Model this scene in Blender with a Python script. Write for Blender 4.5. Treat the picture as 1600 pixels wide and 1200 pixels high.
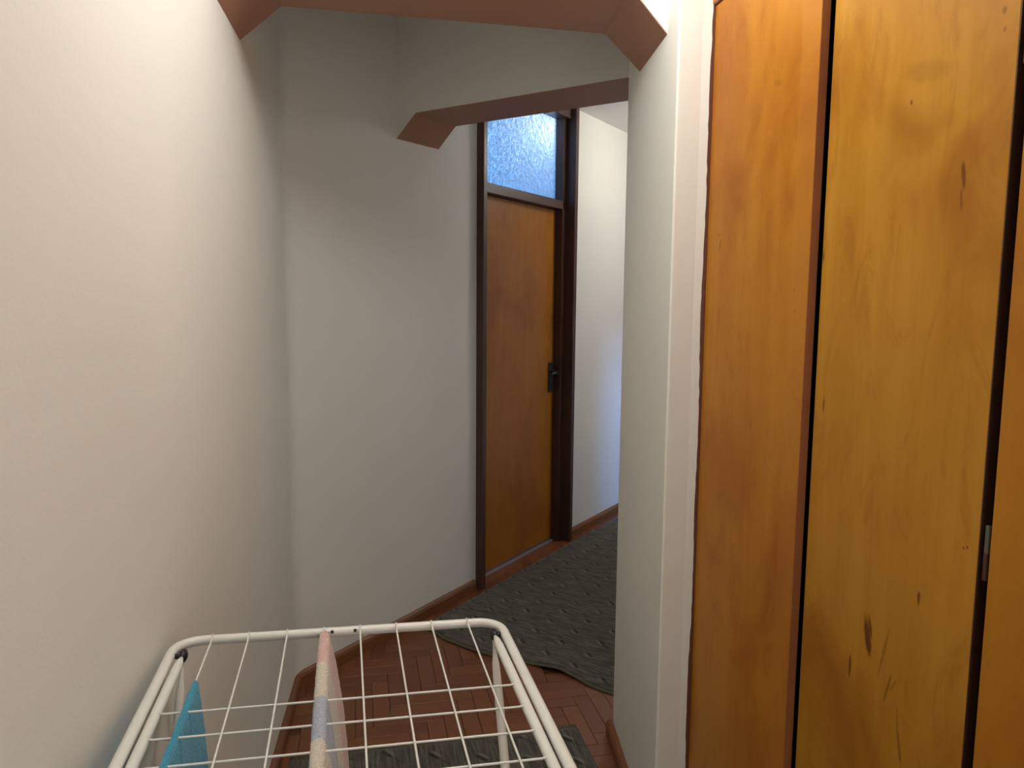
import bpy, bmesh, math, random
from mathutils import Vector, Matrix
random.seed(7)
S = bpy.context.scene
for o in list(bpy.data.objects): bpy.data.objects.remove(o, do_unlink=True)
COL = S.collection

# ------------------------------------------------------------------ camera
cam_d = bpy.data.cameras.new('camera'); cam = bpy.data.objects.new('camera', cam_d); COL.objects.link(cam)
cam_d.sensor_fit = 'HORIZONTAL'; cam_d.sensor_width = 36.0; cam_d.lens = 36.0*1165/1600
p, r = math.radians(6.28), math.radians(0.49)
right = Vector((1,0,0)); down = Vector((0,-math.sin(p),-math.cos(p))); fwd = Vector((0,math.cos(p),-math.sin(p)))
rx = right*math.cos(r) - down*math.sin(r); dn = right*math.sin(r) + down*math.cos(r)
M = Matrix.Identity(4)
for i in range(3):
    M[i][0] = rx[i]; M[i][1] = -dn[i]; M[i][2] = -fwd[i]
M[0][3], M[1][3], M[2][3] = 0.0, 0.0, 1.5
cam.matrix_world = M
cam_d.clip_start = 0.02; cam_d.clip_end = 50
S.camera = cam

# ------------------------------------------------------------------ world, lamps, exposure
w = bpy.data.worlds.new('world'); S.world = w; w.use_nodes = True
w.node_tree.nodes['Background'].inputs[0].default_value = (0.55, 0.72, 1.0, 1)
w.node_tree.nodes['Background'].inputs[1].default_value = 0.25
S.view_settings.view_transform = 'Standard'; S.view_settings.look = 'None'
S.view_settings.exposure = 0.0; S.view_settings.gamma = 1.0
S.view_settings.use_curve_mapping = False

def lamp(name, kind, loc, energy, color, size=0.1, size_y=None, look=None):
    d = bpy.data.lights.new(name, kind); d.energy = energy; d.color = color
    if kind == 'POINT': d.shadow_soft_size = size
    else:
        d.shape = 'RECTANGLE'; d.size = size; d.size_y = size_y or size
    o = bpy.data.objects.new(name, d); COL.objects.link(o); o.location = loc
    if look: o.rotation_euler = (Vector(look)-Vector(loc)).to_track_quat('-Z','Y').to_euler()
    return o
lamp('hall_ceiling_lamp', 'POINT', (0.08, 1.33, 2.52), 20.5, (1.0, 1.0, 0.955), 0.09)
lamp('rear_fill_light', 'AREA', (0.85, -0.9, 1.3), 9.5, (1.0, 0.97, 0.93), 0.9, 1.5, (-0.6, 0.5, 1.25))  # unseen fill added at the rear right to brighten the left wall
lamp('corridor_ceiling_lamp', 'POINT', (1.30, 4.52, 2.53), 12.5, (1.0, 0.95, 0.88), 0.08)
lamp('corridor_fill_light', 'AREA', (1.93, 4.30, 1.05), 9.5, (1.0, 0.88, 0.85), 0.7, 1.8, (0.2, 4.3, 1.4))  # soft fill added in the unseen doorway for corridor and far wall
lamp('balcony_daylight', 'AREA', (2.36, 4.24, 2.45), 36.0, (0.12, 0.36, 1.0), 0.24, 0.24, (0.85, 5.4, 0.35))
lamp('kitchen_daylight', 'AREA', (-1.0, 5.55, 2.5), 25.0, (0.13, 0.44, 1.0), 0.7, 0.5, (0.05, 4.25, 2.3))
lamp('pane_sparkle_light', 'AREA', (0.027, 4.78, 2.55), 1.6, (0.88, 0.96, 1.0), 0.42, 0.16, (0.024, 4.23, 2.45))  # small light added behind the pane for white sparkles in the glass
S.view_settings.exposure = 0.16

# ------------------------------------------------------------------ helpers
def rad(a): return math.radians(a)
TA, TB, TL, TC = rad(-11.75), rad(32.5), rad(-8.43), rad(-3.0)
def dirv(t): return Vector((math.sin(t), math.cos(t), 0))
def nrm(t): return Vector((math.cos(t), -math.sin(t), 0))      # to the right of dirv
C = Vector((-0.83, 2.76, 0))                                    # corner of left and far wall
def A(u, v, z=0): return nrm(TA)*u + dirv(TA)*v + Vector((0,0,z))
def B(s, n, z=0): return C + dirv(TB)*s + nrm(TB)*n + Vector((0,0,z))

def obj(name, bm, mat=None, parent=None, smooth=False):
    me = bpy.data.meshes.new(name)
    bmesh.ops.recalc_face_normals(bm, faces=bm.faces[:])
    bm.to_mesh(me); bm.free()
    if mat: me.materials.append(mat)
    if smooth:
        for pl in me.polygons: pl.use_smooth = True
    o = bpy.data.objects.new(name, me); COL.objects.link(o)
    if parent: o.parent = parent
    return o
def thing(name, label, cat, loc=(0,0,0), rz=0, group=None):
    o = bpy.data.objects.new(name, None); COL.objects.link(o); o.location = loc; o.rotation_euler = (0,0,rz)
    o.empty_display_size = .1
    if label: o['label'] = label
    if cat: o['category'] = cat
    if group: o['group'] = group
    return o
def tag(o, label, cat, group=None):
    o['label'] = label; o['category'] = cat
    if group: o['group'] = group
    return o
def struct(o): o['kind'] = 'structure'; return o

def add_prism(bm, poly, z0, z1):
    lo = [bm.verts.new((q[0], q[1], z0)) for q in poly]; hi = [bm.verts.new((q[0], q[1], z1)) for q in poly]
    n = len(poly)
    bm.faces.new(lo[::-1]); bm.faces.new(hi)
    for i in range(n): bm.faces.new((lo[i], lo[(i+1)%n], hi[(i+1)%n], hi[i]))
def prism(poly, z0, z1):
    bm = bmesh.new(); add_prism(bm, poly, z0, z1); return bm
def add_box(bm, x0, x1, y0, y1, z0, z1):
    add_prism(bm, [(x0,y0),(x1,y0),(x1,y1),(x0,y1)], z0, z1)
def box(x0, x1, y0, y1, z0, z1, bev=0.0, seg=1):
    bm = bmesh.new(); add_box(bm, x0, x1, y0, y1, z0, z1)
    if bev: bmesh.ops.bevel(bm, geom=bm.edges[:], offset=bev, segments=seg, affect='EDGES', profile=.5)
    return bm
def add_loft(bm, rings, closed_ring=True, cap=True):
    vs = [[bm.verts.new(q) for q in rg] for rg in rings]
    n = len(vs[0])
    for a, b in zip(vs, vs[1:]):
        for i in range(n if closed_ring else n-1):
            bm.faces.new((a[i], a[(i+1)%n], b[(i+1)%n], b[i]))
    if cap and closed_ring:
        bm.faces.new(vs[0][::-1]); bm.faces.new(vs[-1])
def add_tube(bm, pts, rads, seg=12, cap=True, flat=None):
    """tube along pts; rads = radius or list; flat = list of (wide, thin) factors per point"""
    pts = [Vector(q) for q in pts]
    if not isinstance(rads, (list, tuple)): rads = [rads]*len(pts)
    t0 = (pts[1]-pts[0]).normalized()
    ref = Vector((0,0,1)) if abs(t0.z) < .9 else Vector((1,0,0))
    x = t0.cross(ref).normalized(); rings = []
    for i, q in enumerate(pts):
        if i == 0: t = pts[1]-q
        elif i == len(pts)-1: t = q-pts[i-1]
        else: t = (pts[i+1]-q).normalized() + (q-pts[i-1]).normalized()
        t.normalize(); x = (x - t*x.dot(t)).normalized(); y = t.cross(x)
        fx, fy = flat[i] if flat else (1,1)
        rings.append([q + (x*math.cos(k*2*math.pi/seg)*fx + y*math.sin(k*2*math.pi/seg)*fy)*rads[i] for k in range(seg)])
    add_loft(bm, rings, True, cap)
def tube(pts, rads, seg=12, **k):
    bm = bmesh.new(); add_tube(bm, pts, rads, seg, **k); return bm

# ------------------------------------------------------------------ materials
def newmat(name):
    m = bpy.data.materials.new(name); m.use_nodes = True
    nt = m.node_tree; nt.nodes.clear()
    out = nt.nodes.new('ShaderNodeOutputMaterial'); b = nt.nodes.new('ShaderNodeBsdfPrincipled')
    nt.links.new(b.outputs[0], out.inputs[0])
    return m, nt, b
def node(nt, t, **kw):
    n = nt.nodes.new(t)
    for k, v in kw.items(): setattr(n, k, v)
    return n
def setin(nt, n, i, v):
    if isinstance(v, bpy.types.NodeSocket): nt.links.new(v, n.inputs[i])
    else: n.inputs[i].default_value = v
def mth(nt, op, a, b=0.0, c=0.0):
    n = node(nt, 'ShaderNodeMath', operation=op)
    setin(nt, n, 0, a); setin(nt, n, 1, b)
    if op in ('SMOOTHSTEP',): pass
    return n.outputs[0]
def mix(nt, f, a, b, blend='MIX'):
    n = node(nt, 'ShaderNodeMix', data_type='RGBA', blend_type=blend)
    setin(nt, n, 0, f); setin(nt, n, 6, a); setin(nt, n, 7, b)
    return n.outputs[2]
def col(c): return (c[0], c[1], c[2], 1)
def ramp(nt, f, stops):
    n = node(nt, 'ShaderNodeValToRGB'); e = n.color_ramp.elements
    while len(e) < len(stops): e.new(.5)
    for el, (pp, cc) in zip(e, stops):
        el.position = pp; el.color = col(cc) if len(cc) == 3 else cc
    nt.links.new(f, n.inputs[0]); return n.outputs[0]
def mrange(nt, v, a, b, c=0.0, d=1.0, smooth=False):
    n = node(nt, 'ShaderNodeMapRange'); n.interpolation_type = 'SMOOTHSTEP' if smooth else 'LINEAR'
    setin(nt, n, 0, v)
    for i, q in enumerate((a,b,c,d)): n.inputs[1+i].default_value = q
    return n.outputs[0]
def coords(nt, scale=(1,1,1), out='Object'):
    t = node(nt, 'ShaderNodeTexCoord'); mp = node(nt, 'ShaderNodeMapping')
    mp.inputs['Scale'].default_value = scale; nt.links.new(t.outputs[out], mp.inputs[0]); return mp.outputs[0]
def noise(nt, vec, scale, detail=3, rough=.5, dist=0.0):
    n = node(nt, 'ShaderNodeTexNoise'); nt.links.new(vec, n.inputs['Vector'])
    n.inputs['Scale'].default_value = scale; n.inputs['Detail'].default_value = detail
    n.inputs['Roughness'].default_value = rough; n.inputs['Distortion'].default_value = dist
    return n.outputs[0]
def bump(nt, b, h, strength, dist=.002):
    n = node(nt, 'ShaderNodeBump'); n.inputs['Strength'].default_value = strength; n.inputs['Distance'].default_value = dist
    nt.links.new(h, n.inputs['Height']); nt.links.new(n.outputs[0], b.inputs['Normal'])

def paint(name, c, rough=.8, spec=.3, bumpy=.25, var=.05, scale=140, dist=.0012):
    m, nt, b = newmat(name)
    co = coords(nt)
    n1 = noise(nt, co, 1.3, 3)
    c2 = tuple(q*(1-var) for q in c)
    nt.links.new(mix(nt, mrange(nt, n1, .35, .65), col(c), col(c2)), b.inputs['Base Color'])
    b.inputs['Roughness'].default_value = rough; b.inputs['Specular IOR Level'].default_value = spec
    if bumpy: bump(nt, b, noise(nt, co, scale, 2), bumpy, dist)
    return m
def wood(name, base, dark, light, rough=.35, spec=.5, knots=(), axis='z', mott=.5, grain=.35, coat=.0, stripe=None):
    """knots: (y, z, half width, half height, strength, slant) in object space on the y-z face"""
    m, nt, b = newmat(name)
    sc = {'z': (9, 9, .55), 'y': (9, .55, 9), 'x': (.55, 9, 9)}[axis]
    g = noise(nt, coords(nt, sc), 2.2, 5, .55, .6)
    sc2 = {'z': (70, 70, 1.6), 'y': (70, 1.6, 70), 'x': (1.6, 70, 70)}[axis]
    fine = noise(nt, coords(nt, sc2), 2.0, 3, .6)
    big = noise(nt, coords(nt, {'z': (1, 1, .6), 'y': (1, .6, 1), 'x': (.6, 1, 1)}[axis]), 3.2, 3, .55, .8)
    c = mix(nt, mrange(nt, g, .3, .7), col(base), col(light))
    c = mix(nt, mth(nt, 'MULTIPLY', mrange(nt, big, .42, .72, 0, 1, True), mott), c, col(dark))
    c = mix(nt, mth(nt, 'MULTIPLY', mrange(nt, fine, .45, .75), grain), c, col(dark))
    curl = noise(nt, coords(nt, {'z': (1, 1, .45), 'y': (1, .45, 1), 'x': (.45, 1, 1)}[axis]), 11, 4, .65, 1.6)
    c = mix(nt, mth(nt, 'MULTIPLY', mrange(nt, curl, .48, .72, 0, 1, True), mott*.55), c, col(dark))
    c = mix(nt, mth(nt, 'MULTIPLY', mrange(nt, curl, .46, .26, 0, 1, True), mott*.45), c, col(light))
    if stripe:
        t = node(nt, 'ShaderNodeTexCoord'); sx = node(nt, 'ShaderNodeSeparateXYZ'); nt.links.new(t.outputs['Object'], sx.inputs[0])
        y0, y1, sc_ = stripe
        k = mrange(nt, sx.outputs[1], y0, y0-.004); 
        c = mix(nt, mth(nt, 'MULTIPLY', k, .3), c, col(sc_))
    if knots:
        t = node(nt, 'ShaderNodeTexCoord'); sx = node(nt, 'ShaderNodeSeparateXYZ'); nt.links.new(t.outputs['Object'], sx.inputs[0])
        wob = mth(nt, 'MULTIPLY', mth(nt, 'SUBTRACT', noise(nt, coords(nt), 45, 2), .5), .7)
        kc = tuple(q*f for q, f in zip(dark, (.42, .32, .6)))
        tot = None
        for (ky, kz, hw, hh, st, sl) in knots:
            dz = mth(nt, 'SUBTRACT', sx.outputs[2], kz)
            dy = mth(nt, 'SUBTRACT', mth(nt, 'SUBTRACT', sx.outputs[1], ky), mth(nt, 'MULTIPLY', dz, sl))
            a = mth(nt, 'DIVIDE', dy, hw); e = mth(nt, 'DIVIDE', dz, hh)
            d = mth(nt, 'ADD', mth(nt, 'SQRT', mth(nt, 'ADD', mth(nt, 'MULTIPLY', a, a), mth(nt, 'MULTIPLY', e, e))), wob)
            k = mrange(nt, d, .55, 1.25, st, 0, True)
            tot = k if tot is None else mth(nt, 'MAXIMUM', tot, k)
        c = mix(nt, tot, c, col(kc))
    nt.links.new(c, b.inputs['Base Color'])
    b.inputs['Roughness'].default_value = rough; b.inputs['Specular IOR Level'].default_value = spec
    if coat:
        b.inputs['Coat Weight'].default_value = coat; b.inputs['Coat Roughness'].default_value = .22
    bump(nt, b, fine, .08, .001)
    return m
def plain(name, c, rough=.4, spec=.5, metal=0.0, var=.06):
    m, nt, b = newmat(name)
    n1 = noise(nt, coords(nt), 18, 3)
    nt.links.new(mix(nt, n1, col(c), col(tuple(q*(1-var) for q in c))), b.inputs['Base Color'])
    b.inputs['Roughness'].default_value = rough; b.inputs['Specular IOR Level'].default_value = spec
    b.inputs['Metallic'].default_value = metal
    return m

WALL = paint('wall_paint', (.80, .785, .73))
CEIL = paint('ceiling_paint', (.82, .80, .77), bumpy=.15)
BROWN = paint('brown_arch_paint', (.39, .205, .13), rough=.55, spec=.35, bumpy=.06, var=.08)
FRAME = wood('dark_door_frame', (.072, .033, .024), (.038, .016, .012), (.09, .04, .028), rough=.4)
LEAF = wood('door_leaf_veneer', (.36, .130, .012), (.25, .078, .008), (.40, .155, .016), rough=.32, spec=.35, mott=.6, grain=.25)
BASEB = wood('skirting_wood', (.20, .075, .026), (.12, .042, .015), (.24, .095, .032), rough=.45, axis='x')
WHITE = plain('white_enamel', (.78, .78, .74), rough=.35)
BLACKP = plain('black_plastic', (.012, .012, .016), rough=.45)

# ------------------------------------------------------------------ structure
H = 2.66
dL, dB = dirv(TL), dirv(TB); nB = nrm(TB)
far_end = 5.6
bigpoly = [(-2.6,-2.0),(2.2,-2.0),(3.6,3.4),(5.2,7.4),(1.2,8.4),(-2.6,5.2)]
floor = struct(obj('floor', prism([(-2.4,-1.9),(2.0,-1.9),(3.5,3.4),(5.0,7.2),(1.2,8.2),(-2.4,5.1)], -.10, -.012),
    wood('parquet_bed', (.10,.038,.018), (.06,.022,.012), (.13,.05,.02), rough=.5)))
bm = prism(bigpoly, H+.05, H+.17)
add_prism(bm, [C+dB*.89-nB*1.6, C+dB*.89+nB*4.2, C+dB*6.2+nB*4.2, C+dB*6.2-nB*1.6], H, H+.06)
ceiling = struct(obj('ceiling', bm, CEIL))

# left wall runs back past the camera
Lb = C - dL*4.55
oL = Vector((-math.cos(TL), math.sin(TL), 0))*.14
struct(obj('wall_left', prism([C + dL*.10 + oL*.6] + [(C + dB*.05)*t*t + C*2*t*(1-t) + (C - dL*.05)*(1-t)**2 for t in (1,.8,.6,.4,.2,0)] + [Lb, Lb + oL, C + oL], -.05, H+.07), WALL))
# far wall with the door opening
S0, S1 = 1.205, 2.205
bm = bmesh.new()
add_prism(bm, [B(-.12,0), B(S0,0), B(S0,-.16), B(-.12,-.16)], -.05, H+.07)
add_prism(bm, [B(S1,0), B(far_end,0), B(far_end,-.16), B(S1,-.16)], -.05, H+.07)
struct(obj('wall_far', bm, WALL))
# right wall: the pier beside the wardrobe and on along the second corridor, with a doorway that lets in daylight
N = Vector((.391, 1.864, 0)); W = Vector((.482, 1.886, 0)); F = Vector((.360, 2.440, 0))
def pier():
    E1 = F + dB*2.5; E2 = E1 + nB*.16
    Wb = W + nrm(TA)*.62
    # the near corner is rounded by a corner bead
    d1 = (F-N).normalized(); d2 = (W-N).normalized(); rr = .007; arc = []
    for k in range(6):
        t = k/5; a = N + d2*rr*(1-t)**1.0 ; 
        q = (N + d2*rr)*(1-t)**2 + N*2*t*(1-t) + (N + d1*rr)*t**2
        arc.append(q)
    return [W] + arc + [F, E1, E2, Wb]
bm = prism(pier(), -.05, H+.07)
E3 = F + dB*3.35; E4 = F + dB*far_end
add_prism(bm, [E3, E4, E4+nB*.16, E3+nB*.16], -.05, H+.07)
add_prism(bm, [F+dB*2.5, E3, E3+nB*.16, F+dB*2.5+nB*.16], 2.05, H+.07)
wr = struct(obj('wall_right', bm, WALL))
struct(obj('wall_end', prism([B(far_end,-.3), B(far_end,1.5), B(far_end+.12,1.5), B(far_end+.12,-.3)], -.05, H+.07), WALL))
bk = A(0,-1.55)
struct(obj('wall_rear', prism([A(-.85,-1.62), A(1.75,-1.62), A(1.75,-1.75), A(-.85,-1.75)], -.05, H+.07), WALL))
struct(obj('wall_side', prism([A(1.50,-1.62), A(1.62,-1.62), A(1.62,2.0), A(1.50,2.0)], -.05, H+.07), WALL))
# walls of the room behind the door, open to the sky on its outer side
struct(obj('wall_kitchen', prism([B(.2,-.16), B(.2,-2.4), B(.1,-2.4), B(.1,-.16)], -.05, H+.07), WALL))

# lintel arches: plaster above, brown painted underside with cut corners
def arch(name, near, farp, top=H+.06):
    bm = bmesh.new()
    a = near + [near[-1] + Vector((0,0,top-near[-1].z)), near[0] + Vector((0,0,top-near[0].z))]
    b = farp + [farp[-1] + Vector((0,0,top-farp[-1].z)), farp[0] + Vector((0,0,top-farp[0].z))]
    # split into quads per column so that the concave outline stays clean
    n = len(near)
    va = [bm.verts.new(q) for q in near]; vb = [bm.verts.new(q) for q in farp]
    ta = [bm.verts.new((q.x, q.y, top)) for q in near]; tb = [bm.verts.new((q.x, q.y, top)) for q in farp]
    for i in range(n-1):
        bm.faces.new((va[i], va[i+1], ta[i+1], ta[i])); bm.faces.new((vb[i], vb[i+1], tb[i+1], tb[i]))
        bm.faces.new((va[i], va[i+1], vb[i+1], vb[i])); bm.faces.new((ta[i], ta[i+1], tb[i+1], tb[i]))
    bm.faces.new((va[0], vb[0], tb[0], ta[0])); bm.faces.new((va[-1], vb[-1], tb[-1], ta[-1]))
    o = struct(obj(name, bm, WALL))
    # painted underside panel, 4 mm thick, following the soffit
    bm = bmesh.new()
    dz = Vector((0,0,.004))
    va = [bm.verts.new(q) for q in near]; vb = [bm.verts.new(q) for q in farp]
    wa = [bm.verts.new(q-dz) for q in near]; wb = [bm.verts.new(q-dz) for q in farp]
    for i in range(n-1):
        bm.faces.new((va[i], va[i+1], vb[i+1], vb[i])); bm.faces.new((wa[i], wa[i+1], wb[i+1], wb[i]))
        bm.faces.new((va[i], va[i+1], wa[i+1], wa[i])); bm.faces.new((vb[i], vb[i+1], wb[i+1], wb[i]))
    bm.faces.new((va[0], vb[0], wb[0], wa[0])); bm.faces.new((va[-1], vb[-1], wb[-1], wa[-1]))
    s = obj('soffit', bm, BROWN, o); s['label'] = 'brown painted underside with cut corners'
    return o
z1 = 2.279
arch('wall_arch',
     [A(-.41,1.854,2.194), A(-.309,1.854,2.194), A(-.215,1.854,z1), A(.683,1.854,z1), A(.779,1.854,2.180), A(.88,1.854,2.180)],
     [A(-.40,2.158,2.184), A(-.2916,2.158,2.184), A(-.184,2.158,z1), A(.714,2.158,z1), A(.826,2.158,2.180), A(.92,2.158,2.180)])
arch('wall_inner_arch',
     [B(.614,-.05,2.192), B(.614,0,2.192), B(.614,.105,2.283), B(.614,1.078,2.283), B(.614,1.182,2.192), B(.614,1.25,2.192)],
     [B(.901,-.05,2.197), B(.901,0,2.197), B(.901,.098,2.289), B(.901,1.080,2.289), B(.901,1.182,2.197), B(.901,1.25,2.197)])

# skirting boards
def skirting(name, P0, t, length, side, h=.058, th=.020):
    """side: +1 when the room lies to the right of the running direction"""
    o = obj(name, None or (lambda: (lambda bm: (add_loft(bm, [[(x, side*y, z) for (y, z) in
        [(0,0),(-th*1.0,0),(-th,h*.72),(-th*.72,h*.9),(-th*.35,h),(0,h)]] for x in (0, length)]), bm)[1])(bmesh.new()))(), BASEB)
    o.location = P0; o.rotation_euler = (0,0,math.pi/2 - t)
    return struct(o)
skirting('baseboard_left', C - dL*1.95, TL, 1.95, 1)
skirting('baseboard_far', B(0,0), TB, S0-.02, 1)
skirting('baseboard_corridor', B(S1+.02,0), TB, far_end-S1-.02, 1)
skirting('baseboard_right', N, math.atan2((F-N).x, (F-N).y), (F-N).length+.02, -1)
skirting('baseboard_passage', F, TB, 2.5, -1)

# herringbone parquet, laid square to the first corridor; every strip is its own object
PM = [wood('parquet_a', (.185,.058,.019), (.12,.035,.013), (.22,.075,.025), rough=.45, axis='y', coat=.08),
      wood('parquet_b', (.165,.049,.018), (.11,.031,.012), (.20,.065,.023), rough=.45, axis='y', coat=.08),
      wood('parquet_c', (.205,.068,.022), (.14,.043,.015), (.24,.085,.028), rough=.45, axis='y', coat=.08)]
PL, PW = .25, .0625
def plank_mesh(mat):
    bm = bmesh.new(); g = .0008
    add_box(bm, -PW/2+g, PW/2-g, -PL/2+g, PL/2-g, -.012, 0)
    top = [e for e in bm.edges if all(abs(v.co.z) < 1e-6 for v in e.verts)]
    bmesh.ops.bevel(bm, geom=top, offset=.0006, segments=1, affect='EDGES')
    me = bpy.data.meshes.new('plank'); bmesh.ops.recalc_face_normals(bm, faces=bm.faces[:]); bm.to_mesh(me); bm.free(); me.materials.append(mat); return me
PME = [plank_mesh(m) for m in PM]
def inside(P):
    q = P - C
    if q.dot(nB) < -.07: return False                       # behind far wall
    if q.dot(nrm(TL)) < -.04: return False                  # behind left wall
    s, n = q.dot(dB), q.dot(nB)
    u, v = P.dot(nrm(TA)), P.dot(dirv(TA))
    if v < 1.98: return False
    # under the rugs nothing shows
    if s > .72 and n > .16: return False
    if v < 2.30 and -.16 < u < .66: return False
    if n > 1.32 and s > .2: return False
    if (P-N).dot(nrm(TC)) > .07 and s < .4: return False
    if s > 3.6: return False
    return True
cnt = 0; k = PL/PW
rp = random.Random(3)
for i in range(-60, 60):
    for j in range(-14, 14):
        # herringbone lattice: step (PW, PW) along the zigzag, (PL, -PL) across
        bu = i*PW + j*PL; bv = i*PW - j*PL + 1.0
        for kind in (0, 1):
            if kind == 0: u, v, rot = bu + PL/2, bv + PW/2, 1
            else: u, v, rot = bu + PW/2 + PL, bv + PL/2 - PL + PW, 0
            P = A(u+.1, v+1.6)
            if not inside(P): continue
            if cnt >= 298: continue
            o = bpy.data.objects.new('plank', PME[rp.randrange(3)]); COL.objects.link(o); o.parent = floor
            o.location = (P.x, P.y, rp.uniform(-.0006, .0003)); o.rotation_euler = (0, 0, -TA + (math.pi/2 if rot else 0)); cnt += 1
print('planks', cnt)

# ------------------------------------------------------------------ door in the far wall
d1 = struct(thing('door_1', None, None, B(S0,0), math.pi/2 - TB))       # local x along the wall, y into the wall
DW = S1 - S0
obj('door_casing', box(0, .034, -.042, .075, 0, H-.005, .003), FRAME, d1)
obj('door_casing', box(DW-.040, DW, -.042, .075, 0, H-.005, .003), FRAME, d1)
obj('door_head', box(.034, DW-.040, -.010, .10, 2.585, H-.005, .002), FRAME, d1)
obj('door_stile', box(.034, .062, .018, .10, 0, 2.585, .002), FRAME, d1)
obj('door_stile', box(DW-.082, DW-.040, .018, .10, 0, 2.585, .002), FRAME, d1)
obj('transom_bar', box(.034, DW-.040, .018, .10, 2.055, 2.105, .002), FRAME, d1)
GL, nt, b = newmat('frosted_glass')
co = coords(nt)
v1 = node(nt, 'ShaderNodeTexVoronoi', feature='SMOOTH_F1'); nt.links.new(co, v1.inputs['Vector']); v1.inputs['Scale'].default_value = 42
n2 = noise(nt, co, 38, 3, .6, 1.2)
hgt = mth(nt, 'ADD', mth(nt, 'MULTIPLY', v1.outputs['Distance'], .7), n2)
b.inputs['Base Color'].default_value = (.86,.93,1,1); b.inputs['Roughness'].default_value = .10
b.inputs['Transmission Weight'].default_value = 1.0; b.inputs['IOR'].default_value = 1.45
bump(nt, b, hgt, 1.0, .02)
nrm_sock = b.inputs['Normal'].links[0].from_socket
tr = node(nt, 'ShaderNodeBsdfTranslucent'); tr.inputs[0].default_value = (.80,.90,1,1); nt.links.new(nrm_sock, tr.inputs['Normal'])
ms = node(nt, 'ShaderNodeMixShader'); ms.inputs[0].default_value = .5
nt.links.new(b.outputs[0], ms.inputs[1]); nt.links.new(tr.outputs[0], ms.inputs[2])
nt.links.new(ms.outputs[0], [n for n in nt.nodes if n.type == 'OUTPUT_MATERIAL'][0].inputs[0])
obj('transom_pane', box(.060, DW-.080, .070, .076, 2.103, 2.588), GL, d1)
leaf = obj('door_leaf', box(.064, DW-.086, .066, .098, .022, 2.053, .002), LEAF, d1)
hd = obj('handle_plate', box(DW-.148, DW-.104, .057, .066, .955, 1.135, .003, 2), BLACKP, d1); hd['label'] = 'black handle plate'
bm = tube([(DW-.127,.060,1.075),(DW-.127,.022,1.075),(DW-.133,.012,1.075),(DW-.150,.008,1.075),(DW-.215,.008,1.070)], [.009,.009,.009,.008,.007], 10)
obj('lever', bm, plain('dark_metal', (.05,.05,.055), rough=.3, metal=.6), hd, True)
obj('keyhole', tube([(DW-.127,.058,1.0),(DW-.127,.0545,1.0)], .008, 10), plain('brass_dark', (.10,.07,.03), metal=.8), hd)
th = obj('threshold', box(.062, DW-.082, .050, .098, -.004, .014, .004, 2), plain('worn_metal', (.34,.30,.30), rough=.35, metal=.4), d1); th['label'] = 'worn greyish threshold strip'

sl = obj('sill_board', box(.034, DW-.040, -.004, .050, -.012, .001, .001), PM[2], d1); sl['label'] = 'orange parquet sill in front of the leaf'

# ------------------------------------------------------------------ fitted wardrobe
W0 = A(.856, 1.748)
wd = thing('wardrobe', 'tall fitted wardrobe with orange wooden doors beside the white pier', 'wardrobe', W0, -TA)
V = lambda v: v - 1.748
K2 = [(V(1.104),.918,.0085,.036,.95,.22), (V(1.099),.940,.004,.02,.9,.25), (V(1.146),.845,.0035,.026,.85,0), (V(.992),1.034,.0035,.012,.85,0), (V(.963),1.690,.0045,.022,.8,.12), (V(.964),1.655,.003,.02,.5,.1),
      (V(1.081),1.823,.003,.004,.8,0), (V(.912),1.903,.004,.006,.6,0), (V(.909),1.877,.003,.005,.5,0), (V(1.291),1.592,.0035,.012,.65,0),
      (V(1.266),1.308,.003,.016,.7,0), (V(1.062),.91,.003,.05,.45,-.22), (V(1.047),.855,.003,.028,.6,-.25), (V(1.036),.862,.003,.012,.4,-.5), (V(1.012),.768,.004,.030,.5,.2), (V(1.02),.80,.003,.03,.3,.1),
      (V(.905),1.147,.002,.0025,.8,0), (V(.912),1.144,.002,.0025,.6,0), (V(1.05),1.862,.045,.020,.20,1.4), (V(1.10),1.80,.05,.03,.10,.6)]
K1 = [(V(1.678),1.640,.002,.016,.8,-.2), (V(1.684),1.664,.010,.003,.35,0), (V(1.452),1.953,.014,.008,.25,.8), (V(1.355),1.529,.0018,.0025,.8,0), (V(1.351),1.485,.0018,.0025,.8,0)]
WD1 = wood('wardrobe_veneer_orange', (.43,.158,.009), (.31,.088,.005), (.48,.20,.017), rough=.40, spec=.25, knots=K1, mott=.85, grain=.12, stripe=(V(1.372), V(1.330), (.46,.19,.03)))
WD2 = wood('wardrobe_veneer_golden', (.415,.180,.012), (.29,.098,.006), (.48,.225,.024), rough=.38, spec=.28, knots=K2, mott=.85, grain=.12)
WD3 = wood('wardrobe_veneer_amber', (.40,.150,.009), (.29,.088,.006), (.45,.185,.016), rough=.40, spec=.25, mott=.6, grain=.12)
EDGE = wood('wardrobe_edge_band', (.34,.115,.042), (.24,.075,.028), (.38,.14,.05), rough=.45)
EDGE_SHADED = wood('wardrobe_edge_shaded', (.045,.018,.012), (.03,.012,.009), (.06,.024,.015), rough=.5)  # edges facing away from the hall lamp: shade put into the colour
DARKIN = plain('wardrobe_inside', (.035,.016,.012), rough=.7)
def wdoor(y0, y1, x0, mat, label, edge):
    o = obj('door', box(x0, x0+.018, y0+.0012, y1, .09, 2.212, .0012), mat, wd); o['label'] = label
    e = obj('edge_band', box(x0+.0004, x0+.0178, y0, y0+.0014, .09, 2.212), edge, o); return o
wdoor(V(1.309), V(1.7445), 0, WD1, 'orange veneered door next to the white pier, standing proud', EDGE)
wdoor(V(.884), V(1.2955), .018, WD2, 'golden veneered door with dark knots', EDGE_SHADED)
dr3 = wdoor(V(.446), V(.866), .018, WD3, 'amber veneered door at the right frame edge', EDGE_SHADED)
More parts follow.
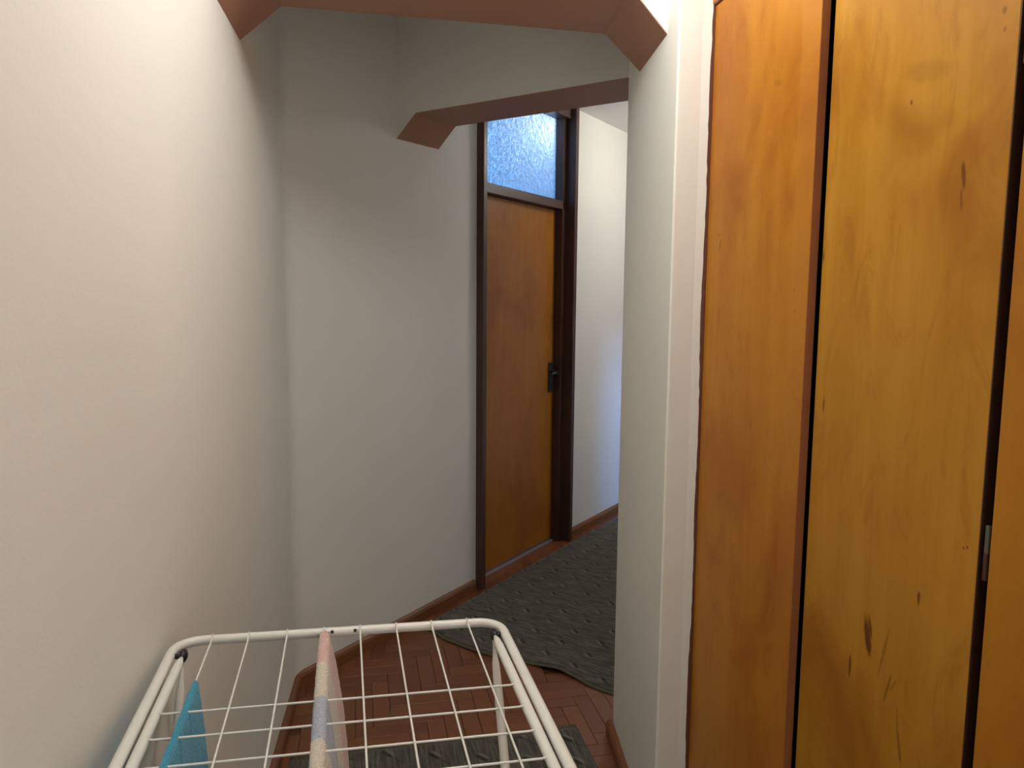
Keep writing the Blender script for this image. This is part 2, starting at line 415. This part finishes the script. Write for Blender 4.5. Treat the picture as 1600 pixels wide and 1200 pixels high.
wdoor(V(.012), V(.428), .018, WD3, 'amber veneered door nearest the camera', EDGE_SHADED)
obj('frame_stile', box(-.0090, .026, V(1.7462), V(1.7540), 0, 2.212), wood('wardrobe_stile', (.15,.05,.03), (.10,.032,.02), (.18,.065,.036), rough=.5), wd)
car = bmesh.new()
add_box(car, .040, .60, V(1.735), V(1.750), 0, H-.03); add_box(car, .040, .60, V(-.02), V(0.0), 0, H-.03)
add_box(car, .585, .60, V(0), V(1.735), 0, H-.03); add_box(car, .060, .585, V(0), V(1.735), 2.20, 2.22); add_box(car, .060, .585, V(0), V(1.735), .07, .09)
add_box(car, .062, .585, V(.866)-.02, V(.884)+.02, .09, 2.2)
obj('carcass', car, DARKIN, wd)
obj('plinth', box(.030, .050, V(0), V(1.74), -.002, .088), EDGE, wd)
obj('cornice', box(-.008, .040, V(-.02), V(1.7560), 2.214, 2.262, .003), EDGE, wd)
for a0, a1 in ((1.309,1.744),(.884,1.300),(.446,.866),(.012,.428)):
    obj('upper_door', box(.014, .032, V(a0), V(a1), 2.266, H-.035, .002), WD3, wd)
GREYM = plain('hinge_steel', (.15,.16,.13), rough=.35, metal=.5); RUST = plain('hinge_brown', (.09,.042,.03), rough=.5, metal=.3)
for z0, z1_ in ((1.108,1.188),(1.823,1.903)):
    h = obj('hinge', tube([(.0230,V(.8750),(z0+z1_)/2),(.0230,V(.8750),z1_)], .0040, 10), GREYM, dr3); h['label'] = 'grey steel hinge knuckle'
    obj('hinge_pin', tube([(.0230,V(.8750),z0),(.0230,V(.8750),(z0+z1_)/2-.0005)], .0040, 10), RUST, h)
# ragged plaster edge where the pier meets the wardrobe
bm = bmesh.new(); rq = random.Random(5); rings = []
d2 = (W-N).normalized(); n2_ = Vector((d2.y, -d2.x, 0))          # outwards, towards the camera
zz = 0.0
while zz < 2.62:
    wv = .0022 + .0028*math.sin(zz*9.1+.6)*math.sin(zz*3.3) + rq.uniform(-.0010,.0010) - .004*max(0,(zz-1.2))*0.2
    a = W - d2*.030; e = W + d2*(wv - .0105)
    rings.append([a - n2_*.002+Vector((0,0,zz)), a + n2_*.0002+Vector((0,0,zz)), e + n2_*.0032+Vector((0,0,zz)), e - n2_*.002+Vector((0,0,zz))])
    zz += .022
add_loft(bm, rings); obj('plaster_edge', bm, WALL, wr)

# ------------------------------------------------------------------ rugs
def rug_mat(name, ribs):
    m, nt, b = newmat(name)
    t = node(nt, 'ShaderNodeTexCoord'); sx = node(nt, 'ShaderNodeSeparateXYZ'); nt.links.new(t.outputs['Object'], sx.inputs[0])
    X, Y = sx.outputs[0], sx.outputs[1]
    co = coords(nt)
    pile = noise(nt, coords(nt, (1,1,1)), 160, 3, .7)
    streak = noise(nt, coords(nt, (120, 7, 20) if ribs else (12, 75, 20)), 1.0, 3, .65)
    blot = noise(nt, co, 9, 3, .6)
    c = mix(nt, mrange(nt, streak, .36, .66), col((.056,.053,.042)), col((.175,.165,.125)))
    c = mix(nt, mth(nt, 'MULTIPLY', mrange(nt, blot, .45, .7), .45), c, col((.075,.058,.060)))
    c = mix(nt, mth(nt, 'MULTIPLY', mrange(nt, pile, .35, .7), .45), c, col((.028,.030,.026)))
    def dash(px, py, ox, oy, ang, lw, lh):
        cx = mth(nt, 'DIVIDE', mth(nt, 'ADD', X, ox + 20*px), px)
        colm = mth(nt, 'FLOOR', cx); fx = mth(nt, 'SUBTRACT', mth(nt, 'FRACT', cx), .5)
        cy = mth(nt, 'ADD', mth(nt, 'DIVIDE', mth(nt, 'ADD', Y, oy + 20*py), py), mth(nt, 'MULTIPLY', colm, .31))
        fy = mth(nt, 'SUBTRACT', mth(nt, 'FRACT', cy), .5)
        a = mth(nt, 'MULTIPLY', fx, px); e = mth(nt, 'MULTIPLY', fy, py)
        xr = mth(nt, 'ADD', mth(nt, 'MULTIPLY', a, math.cos(ang)), mth(nt, 'MULTIPLY', e, math.sin(ang)))
        yr = mth(nt, 'SUBTRACT', mth(nt, 'MULTIPLY', e, math.cos(ang)), mth(nt, 'MULTIPLY', a, math.sin(ang)))
        q = mth(nt, 'ADD', mth(nt, 'POWER', mth(nt, 'ABSOLUTE', mth(nt, 'DIVIDE', xr, lw)), 2.0), mth(nt, 'POWER', mth(nt, 'ABSOLUTE', mth(nt, 'DIVIDE', yr, lh)), 2.0))
        q = mth(nt, 'ADD', q, mth(nt, 'MULTIPLY', mth(nt, 'SUBTRACT', pile, .5), 1.2))
        return mrange(nt, q, .5, 1.2, 1, 0, True)
    an = rad(-38) if not ribs else rad(-50)
    dk = dash(.152, .128, 0, 0, an, .028, .0075); lt = dash(.152, .128, .011, .011, an, .026, .0065)
    lt2 = dash(.152, .128, .07, .06, rad(80) if not ribs else rad(10), .030, .005)
    dk2 = dash(.152, .128, .035, .09, an, .022, .006)
    brk = mrange(nt, noise(nt, co, 14, 2, .6), .36, .52, .4, 1)
    c = mix(nt, mth(nt, 'MULTIPLY', lt2, .4), c, col((.13,.125,.10)))
    c = mix(nt, mth(nt, 'MULTIPLY', mth(nt, 'MULTIPLY', dk2, .45), brk), c, col((.03,.03,.026)))
    c = mix(nt, mth(nt, 'MULTIPLY', mth(nt, 'MULTIPLY', lt, .6), brk), c, col((.22,.21,.16)))
    c = mix(nt, mth(nt, 'MULTIPLY', mth(nt, 'MULTIPLY', dk, .85), brk), c, col((.012,.013,.012)))
    nt.links.new(c, b.inputs['Base Color']); b.inputs['Roughness'].default_value = .95; b.inputs['Specular IOR Level'].default_value = .1
    b.inputs['Sheen Weight'].default_value = .15
    hh = mth(nt, 'ADD', mth(nt, 'MULTIPLY', streak, .8), mth(nt, 'MULTIPLY', pile, .5))
    bump(nt, b, hh, .5, .002)
    return m
HEM = paint('rug_hem', (.12,.105,.072), rough=.95, spec=.1, bumpy=.6, scale=400, dist=.002)
def rug(name, label, loc, rz, front, back, x0, x1, lift, mat, nx=40, ny=30, th=.007):
    """front: function x -> y of the wavy front edge; lift: function (x, distance from front edge) -> z"""
    root = thing(name, label, 'rug', loc, rz)
    def grid(bm, f0, f1, zoff, rows, xr):
        g = []
        for j in range(rows+1):
            t = j/rows; row = []
            for i in range(nx+1):
                x = xr[0] + (xr[1]-xr[0])*i/nx
                ya, yb = f0(x), f1(x); y = ya + (yb-ya)*(t**1.6 if rows > 4 else t)
                row.append(Vector((x, y, lift(x, y-front(x)) + zoff)))
            g.append(row)
        return g
    def slab(g, thk):
        bm = bmesh.new()
        T = [[bm.verts.new(q) for q in row] for row in g]; Bm = [[bm.verts.new(q - Vector((0,0,thk))) for q in row] for row in g]
        R, Q = len(g)-1, len(g[0])-1
        for j in range(R):
            for i in range(Q):
                bm.faces.new((T[j][i], T[j][i+1], T[j+1][i+1], T[j+1][i])); bm.faces.new((Bm[j][i], Bm[j+1][i], Bm[j+1][i+1], Bm[j][i+1]))
        for i in range(Q):
            bm.faces.new((T[0][i], Bm[0][i], Bm[0][i+1], T[0][i+1])); bm.faces.new((T[R][i], T[R][i+1], Bm[R][i+1], Bm[R][i]))
        for j in range(R):
            bm.faces.new((T[j][0], T[j+1][0], Bm[j+1][0], Bm[j][0])); bm.faces.new((T[j][Q], Bm[j][Q], Bm[j+1][Q], T[j+1][Q]))
        return bm
    hemw = .022
    obj('pile', slab(grid(None, lambda x: front(x)+hemw, back, th, ny, (x0, x1)), th-.0008), mat, root, True)
    h = obj('hem', slab(grid(None, front, lambda x: front(x)+hemw, th*.75, 2, (x0, x1)), th*.75-.0008), HEM, root, True); h['label'] = 'beige bound front hem'
    return root
# corridor runner: local x = across (from far wall outwards), local y = along the corridor
def interp(pts):
    def f(x):
        if x <= pts[0][0]: return pts[0][1]
        for (a, ya), (b_, yb) in zip(pts, pts[1:]):
            if x <= b_:
                t = (x-a)/(b_-a); t = t*t*(3-2*t); return ya + (yb-ya)*t
        return pts[-1][1]
    return f
fr1 = interp([(.06,.70),(.12,.67),(.254,.635),(.40,.618),(.52,.625),(.643,.650),(.789,.665),(.883,.650),(.96,.628),(1.03,.622),(1.10,.628)])
def lift1(x, d):
    return .0005 + .011*math.exp(-((x-.80)/.10)**2)*math.exp(-(d/.10)**2) + .004*math.exp(-((x-.40)/.08)**2)*math.exp(-(d/.08)**2)
rug('hall_rug', 'dark grey-green patterned runner rug in front of the brown door', C, -TB, fr1, lambda x: 4.9, .068, 1.105, lift1, rug_mat('rug_grey_green', False), 48, 60)
fr2 = lambda u: -2.402 + .004*math.sin(u*9)
r2 = rug('hall_rug', 'dark grey-green ribbed rug under the clothes airer', (0,0,0), -TA + math.pi, fr2, lambda x: 1.0, -.742, .235, lambda x, d: .0005 + .004*math.exp(-((x+.70)/.05)**2)*math.exp(-(d/.06)**2), rug_mat('rug_ribbed', True), 40, 50)

# ------------------------------------------------------------------ clothes airer
RA = rad(-12.7)
RO = nrm(RA)*0.0 + dirv(RA)*0.90
rk = thing('clothes_airer', 'white metal folding clothes airer with wire grid standing by the left wall', 'drying rack', RO, -RA)
def zt(u): return .900 - .023*(u+.29)                 # the top leans a little to the right
def Lc(u, v, dz=0): return Vector((u, v-.90, zt(u)+dz))
uo0, uo1, vf, vn = -.296, .283, 1.352, .46
def outer_path():
    pts = []; rr = .045
    def arc(cu, cv, a0, a1):
        for k in range(9):
            a = rad(a0 + (a1-a0)*k/8); pts.append(Lc(cu + rr*math.cos(a), cv + rr*math.sin(a)))
    arc(uo1-rr, vf-rr, 0, 90); arc(uo0+rr, vf-rr, 90, 180); arc(uo0+rr, vn+rr, 180, 270); arc(uo1-rr, vn+rr, 270, 360)
    return pts
def closed_tube(bm, pts, rad_, seg=14):
    pts = [Vector(q) for q in pts]; n = len(pts); up = Vector((0,0,1)); vs = []
    for i, q in enumerate(pts):
        t = ((pts[(i+1)%n]-q).normalized() + (q-pts[i-1]).normalized()).normalized()
        x = t.cross(up).normalized(); y = x.cross(t)
        vs.append([bm.verts.new(q + (x*math.cos(k*2*math.pi/seg) + y*math.sin(k*2*math.pi/seg))*rad_) for k in range(seg)])
    for i in range(n):
        a, b_ = vs[i], vs[(i+1)%n]
        for k in range(seg): bm.faces.new((a[k], a[(k+1)%seg], b_[(k+1)%seg], b_[k]))
bm = bmesh.new(); closed_tube(bm, outer_path(), .0085)
fr = obj('outer_frame', bm, WHITE, rk, True)
for hu in (-.030, .011):
    q = Lc(hu, vf); bm = tube([q + Vector((0,-.0075,.0035)), q + Vector((0,-.0095,.0045))], .0032, 8)
    obj('screw_hole', bm, BLACKP, fr)
for sgn, u in ((-1, -.2765), (1, .2635)):
    vs_ = [1.292, 1.275, 1.255, 1.2, .62, .52]
    bm = tube([Lc(u, q, -.002) for q in vs_], [.0030,.0062,.0078,.0080,.0080,.0075], 14)
    sb = obj('side_bar', bm, WHITE, rk, True)
    q = Lc(u, 1.305, -.004)
    bm = bmesh.new(); bmesh.ops.create_icosphere(bm, subdivisions=2, radius=1)
    for v_ in bm.verts: v_.co = Vector((v_.co.x*.0075, v_.co.y*.016, v_.co.z*.011)) + q
    obj('end_cap', bm, BLACKP, sb, True)
    bm = tube([Lc(u-sgn*.0, 1.298, -.003), Lc(u+sgn*.014, 1.300, -.001)], .0045, 8)
    obj('pivot', bm, BLACKP, sb, True)
wires_u = [-.236, -.1745, -.109, -.0445, .020, .086, .152, .220]
for u in wires_u:
    bm = tube([Lc(u, vf+.003, .0085), Lc(u, vf-.012, .0075), Lc(u, vf-.03, .0045), Lc(u, .9, .0045), Lc(u, vn, .0045)], .0017, 6)
    obj('line_wire', bm, WHITE, rk, True)
v = 1.108
while v > .55:
    bm = tube([Lc(-.2765, v, .0035), Lc(-.262, v, .0015), Lc(.25, v, .0015), Lc(.2635, v, .0035)], .0017, 6)
    obj('cross_wire', bm, WHITE, rk, True); v -= .0660
def leg(u, va, vb, sgn):
    a = Lc(u, va, -.026); q0 = Vector((u, vb-.90, .0195)); d = (q0-a)
    top = a + Vector((0, .012, .020))
    pts = [top, a, a + d*.012, a + d*.03, a + d*.055, a + d*.085, a + d*.2, a + d*.5, q0]
    rr = [.0026, .0028, .0040, .0066, .0078, .0082, .0083, .0083, .0083]
    fl = [(1,.5),(1,.5),(1,.6),(1,.7),(1,.8),(1,.9),(1,1),(1,1),(1,1)]
    o = obj('leg', tube(pts, rr, 12, flat=fl), WHITE, rk, True)
    obj('foot_cap', tube([q0 + d*-.02, q0 + d.normalized()*.010], .0105, 12), plain('grey_rubber', (.25,.25,.25), rough=.7) if 'grey_rubber' not in bpy.data.materials else bpy.data.materials['grey_rubber'], o, True)
leg(.264, 1.303, .80, 1); leg(-.277, 1.293, .79, -1)
leg(.240, .56, 1.08, 1); leg(-.253, .56, 1.08, -1)
obj('leg_brace', tube([(-.273, .135, .40),( .260, .135, .40)], .006, 10), WHITE, rk, True)

# ------------------------------------------------------------------ towels over the wires
def cloth_mat(name, bands, scale=260):
    m, nt, b = newmat(name)
    t = node(nt, 'ShaderNodeTexCoord'); sx = node(nt, 'ShaderNodeSeparateXYZ'); nt.links.new(t.outputs['Object'], sx.inputs[0])
    n1 = noise(nt, coords(nt), 60, 3); pile = noise(nt, coords(nt), scale, 2, .7)
    y = mth(nt, 'ADD', sx.outputs[1], mth(nt, 'MULTIPLY', mth(nt, 'SUBTRACT', n1, .5), .010))
    c = None
    for (lim, cc) in bands:
        if c is None: c = mix(nt, 0.0, col(cc), col(cc)); continue
        k = mrange(nt, y, lim-.002, lim+.002, 1, 0)
        c = mix(nt, k, c, col(cc))
    c = mix(nt, mth(nt, 'MULTIPLY', mrange(nt, pile, .4, .75), .35), c, (.02,.03,.05,1), 'MULTIPLY')
    nt.links.new(c, b.inputs['Base Color']); b.inputs['Roughness'].default_value = .95
    b.inputs['Specular IOR Level'].default_value = .1; b.inputs['Sheen Weight'].default_value = .3
    bump(nt, b, pile, .9, .004)
    return m
def towel(name, label, u, v1, v0, mat, halfr, dropL, dropR, flR, flL, thick, seed, topdz, hz=.8):
    """hung over a wire: profile (x across, z) swept along the wire from the far end v1 to the near end v0"""
    rs = random.Random(seed); ph = [rs.uniform(0, 6.28) for _ in range(6)]
    ny, nd = 70, 34
    base = Lc(u, v1, topdz - halfr*hz)
    root_loc = RO + Matrix.Rotation(-RA, 3, 'Z') @ Vector((base.x, base.y, 0)) + Vector((0,0,base.z))
    prof = []
    for k in range(nd+1): prof.append(('L', 1 - k/nd))
    for k in range(1, 8): prof.append(('T', k/8))
    for k in range(nd+1): prof.append(('R', k/nd))
    def pos(pt, y, off):
        s, t = pt; far = -y
        wav = math.sin(y*23 + ph[0])*.5 + math.sin(y*41 + ph[1])*.3
        rr = halfr + off
        if s == 'T':
            a = math.pi*(1-t); return Vector((math.cos(a)*rr, y, math.sin(a)*(halfr*hz + off)))
        if s == 'R':
            dd = t*dropR; x = rr + flR*(1-math.exp(-dd/.14)) + .012*wav*t
        else:
            dd = t*dropL; x = -(rr + flL*(1-math.exp(-dd/.09))) + .010*wav*t
        return Vector((x, y + .012*t*math.sin(ph[2] + 3*t)*(1 if s == 'R' else -1), -dd))
    bm = bmesh.new(); outer = []; inner = []
    for j in range(ny+1):
        y = -(v1-v0)*j/ny
        e = min(1, j/2.0) ; off = -.35*thick*(1-e)
        outer.append([bm.verts.new(pos(q, y, off + rs.uniform(-.0007,.0007))) for q in prof]); inner.append([bm.verts.new(pos(q, y, -thick-off*0)) for q in prof])
    n = len(prof)
    for j in range(ny):
        for i in range(n-1):
            bm.faces.new((outer[j][i], outer[j][i+1], outer[j+1][i+1], outer[j+1][i])); bm.faces.new((inner[j][i], inner[j+1][i], inner[j+1][i+1], inner[j][i+1]))
        for i in (0, n-1): bm.faces.new((outer[j][i], inner[j][i], inner[j+1][i], outer[j+1][i]))
    for j in (0, ny):
        for i in range(n-1): bm.faces.new((outer[j][i], inner[j][i], inner[j][i+1], outer[j][i+1]))
    o = obj(name, bm, mat, None, True); o.location = root_loc; o.rotation_euler = (0,0,-RA)
    tag(o, label, 'towel')
    return o
BLUE = cloth_mat('turquoise_terry', [(0, (.035,.36,.56))], 300)
towel('towel', 'turquoise blue towel hanging over the leftmost wire of the airer', wires_u[0], 1.192, .70, BLUE, .0075, .30, .36, .010, .016, .0040, 4, .0095, 3.4)
STR = cloth_mat('striped_terry', [(9, (.78,.52,.47)), (-.122, (.74,.68,.56)), (-.232, (.46,.50,.60)), (-.345, (.74,.68,.56)), (-.43, (.46,.50,.60)), (-.52, (.78,.52,.47))], 300)
towel('towel', 'pale towel striped pink, cream and blue-grey hanging over a middle wire', wires_u[3]+.001, 1.340, .62, STR, .0105, .28, .40, .030, .006, .0045, 9, .0105, 1.0)
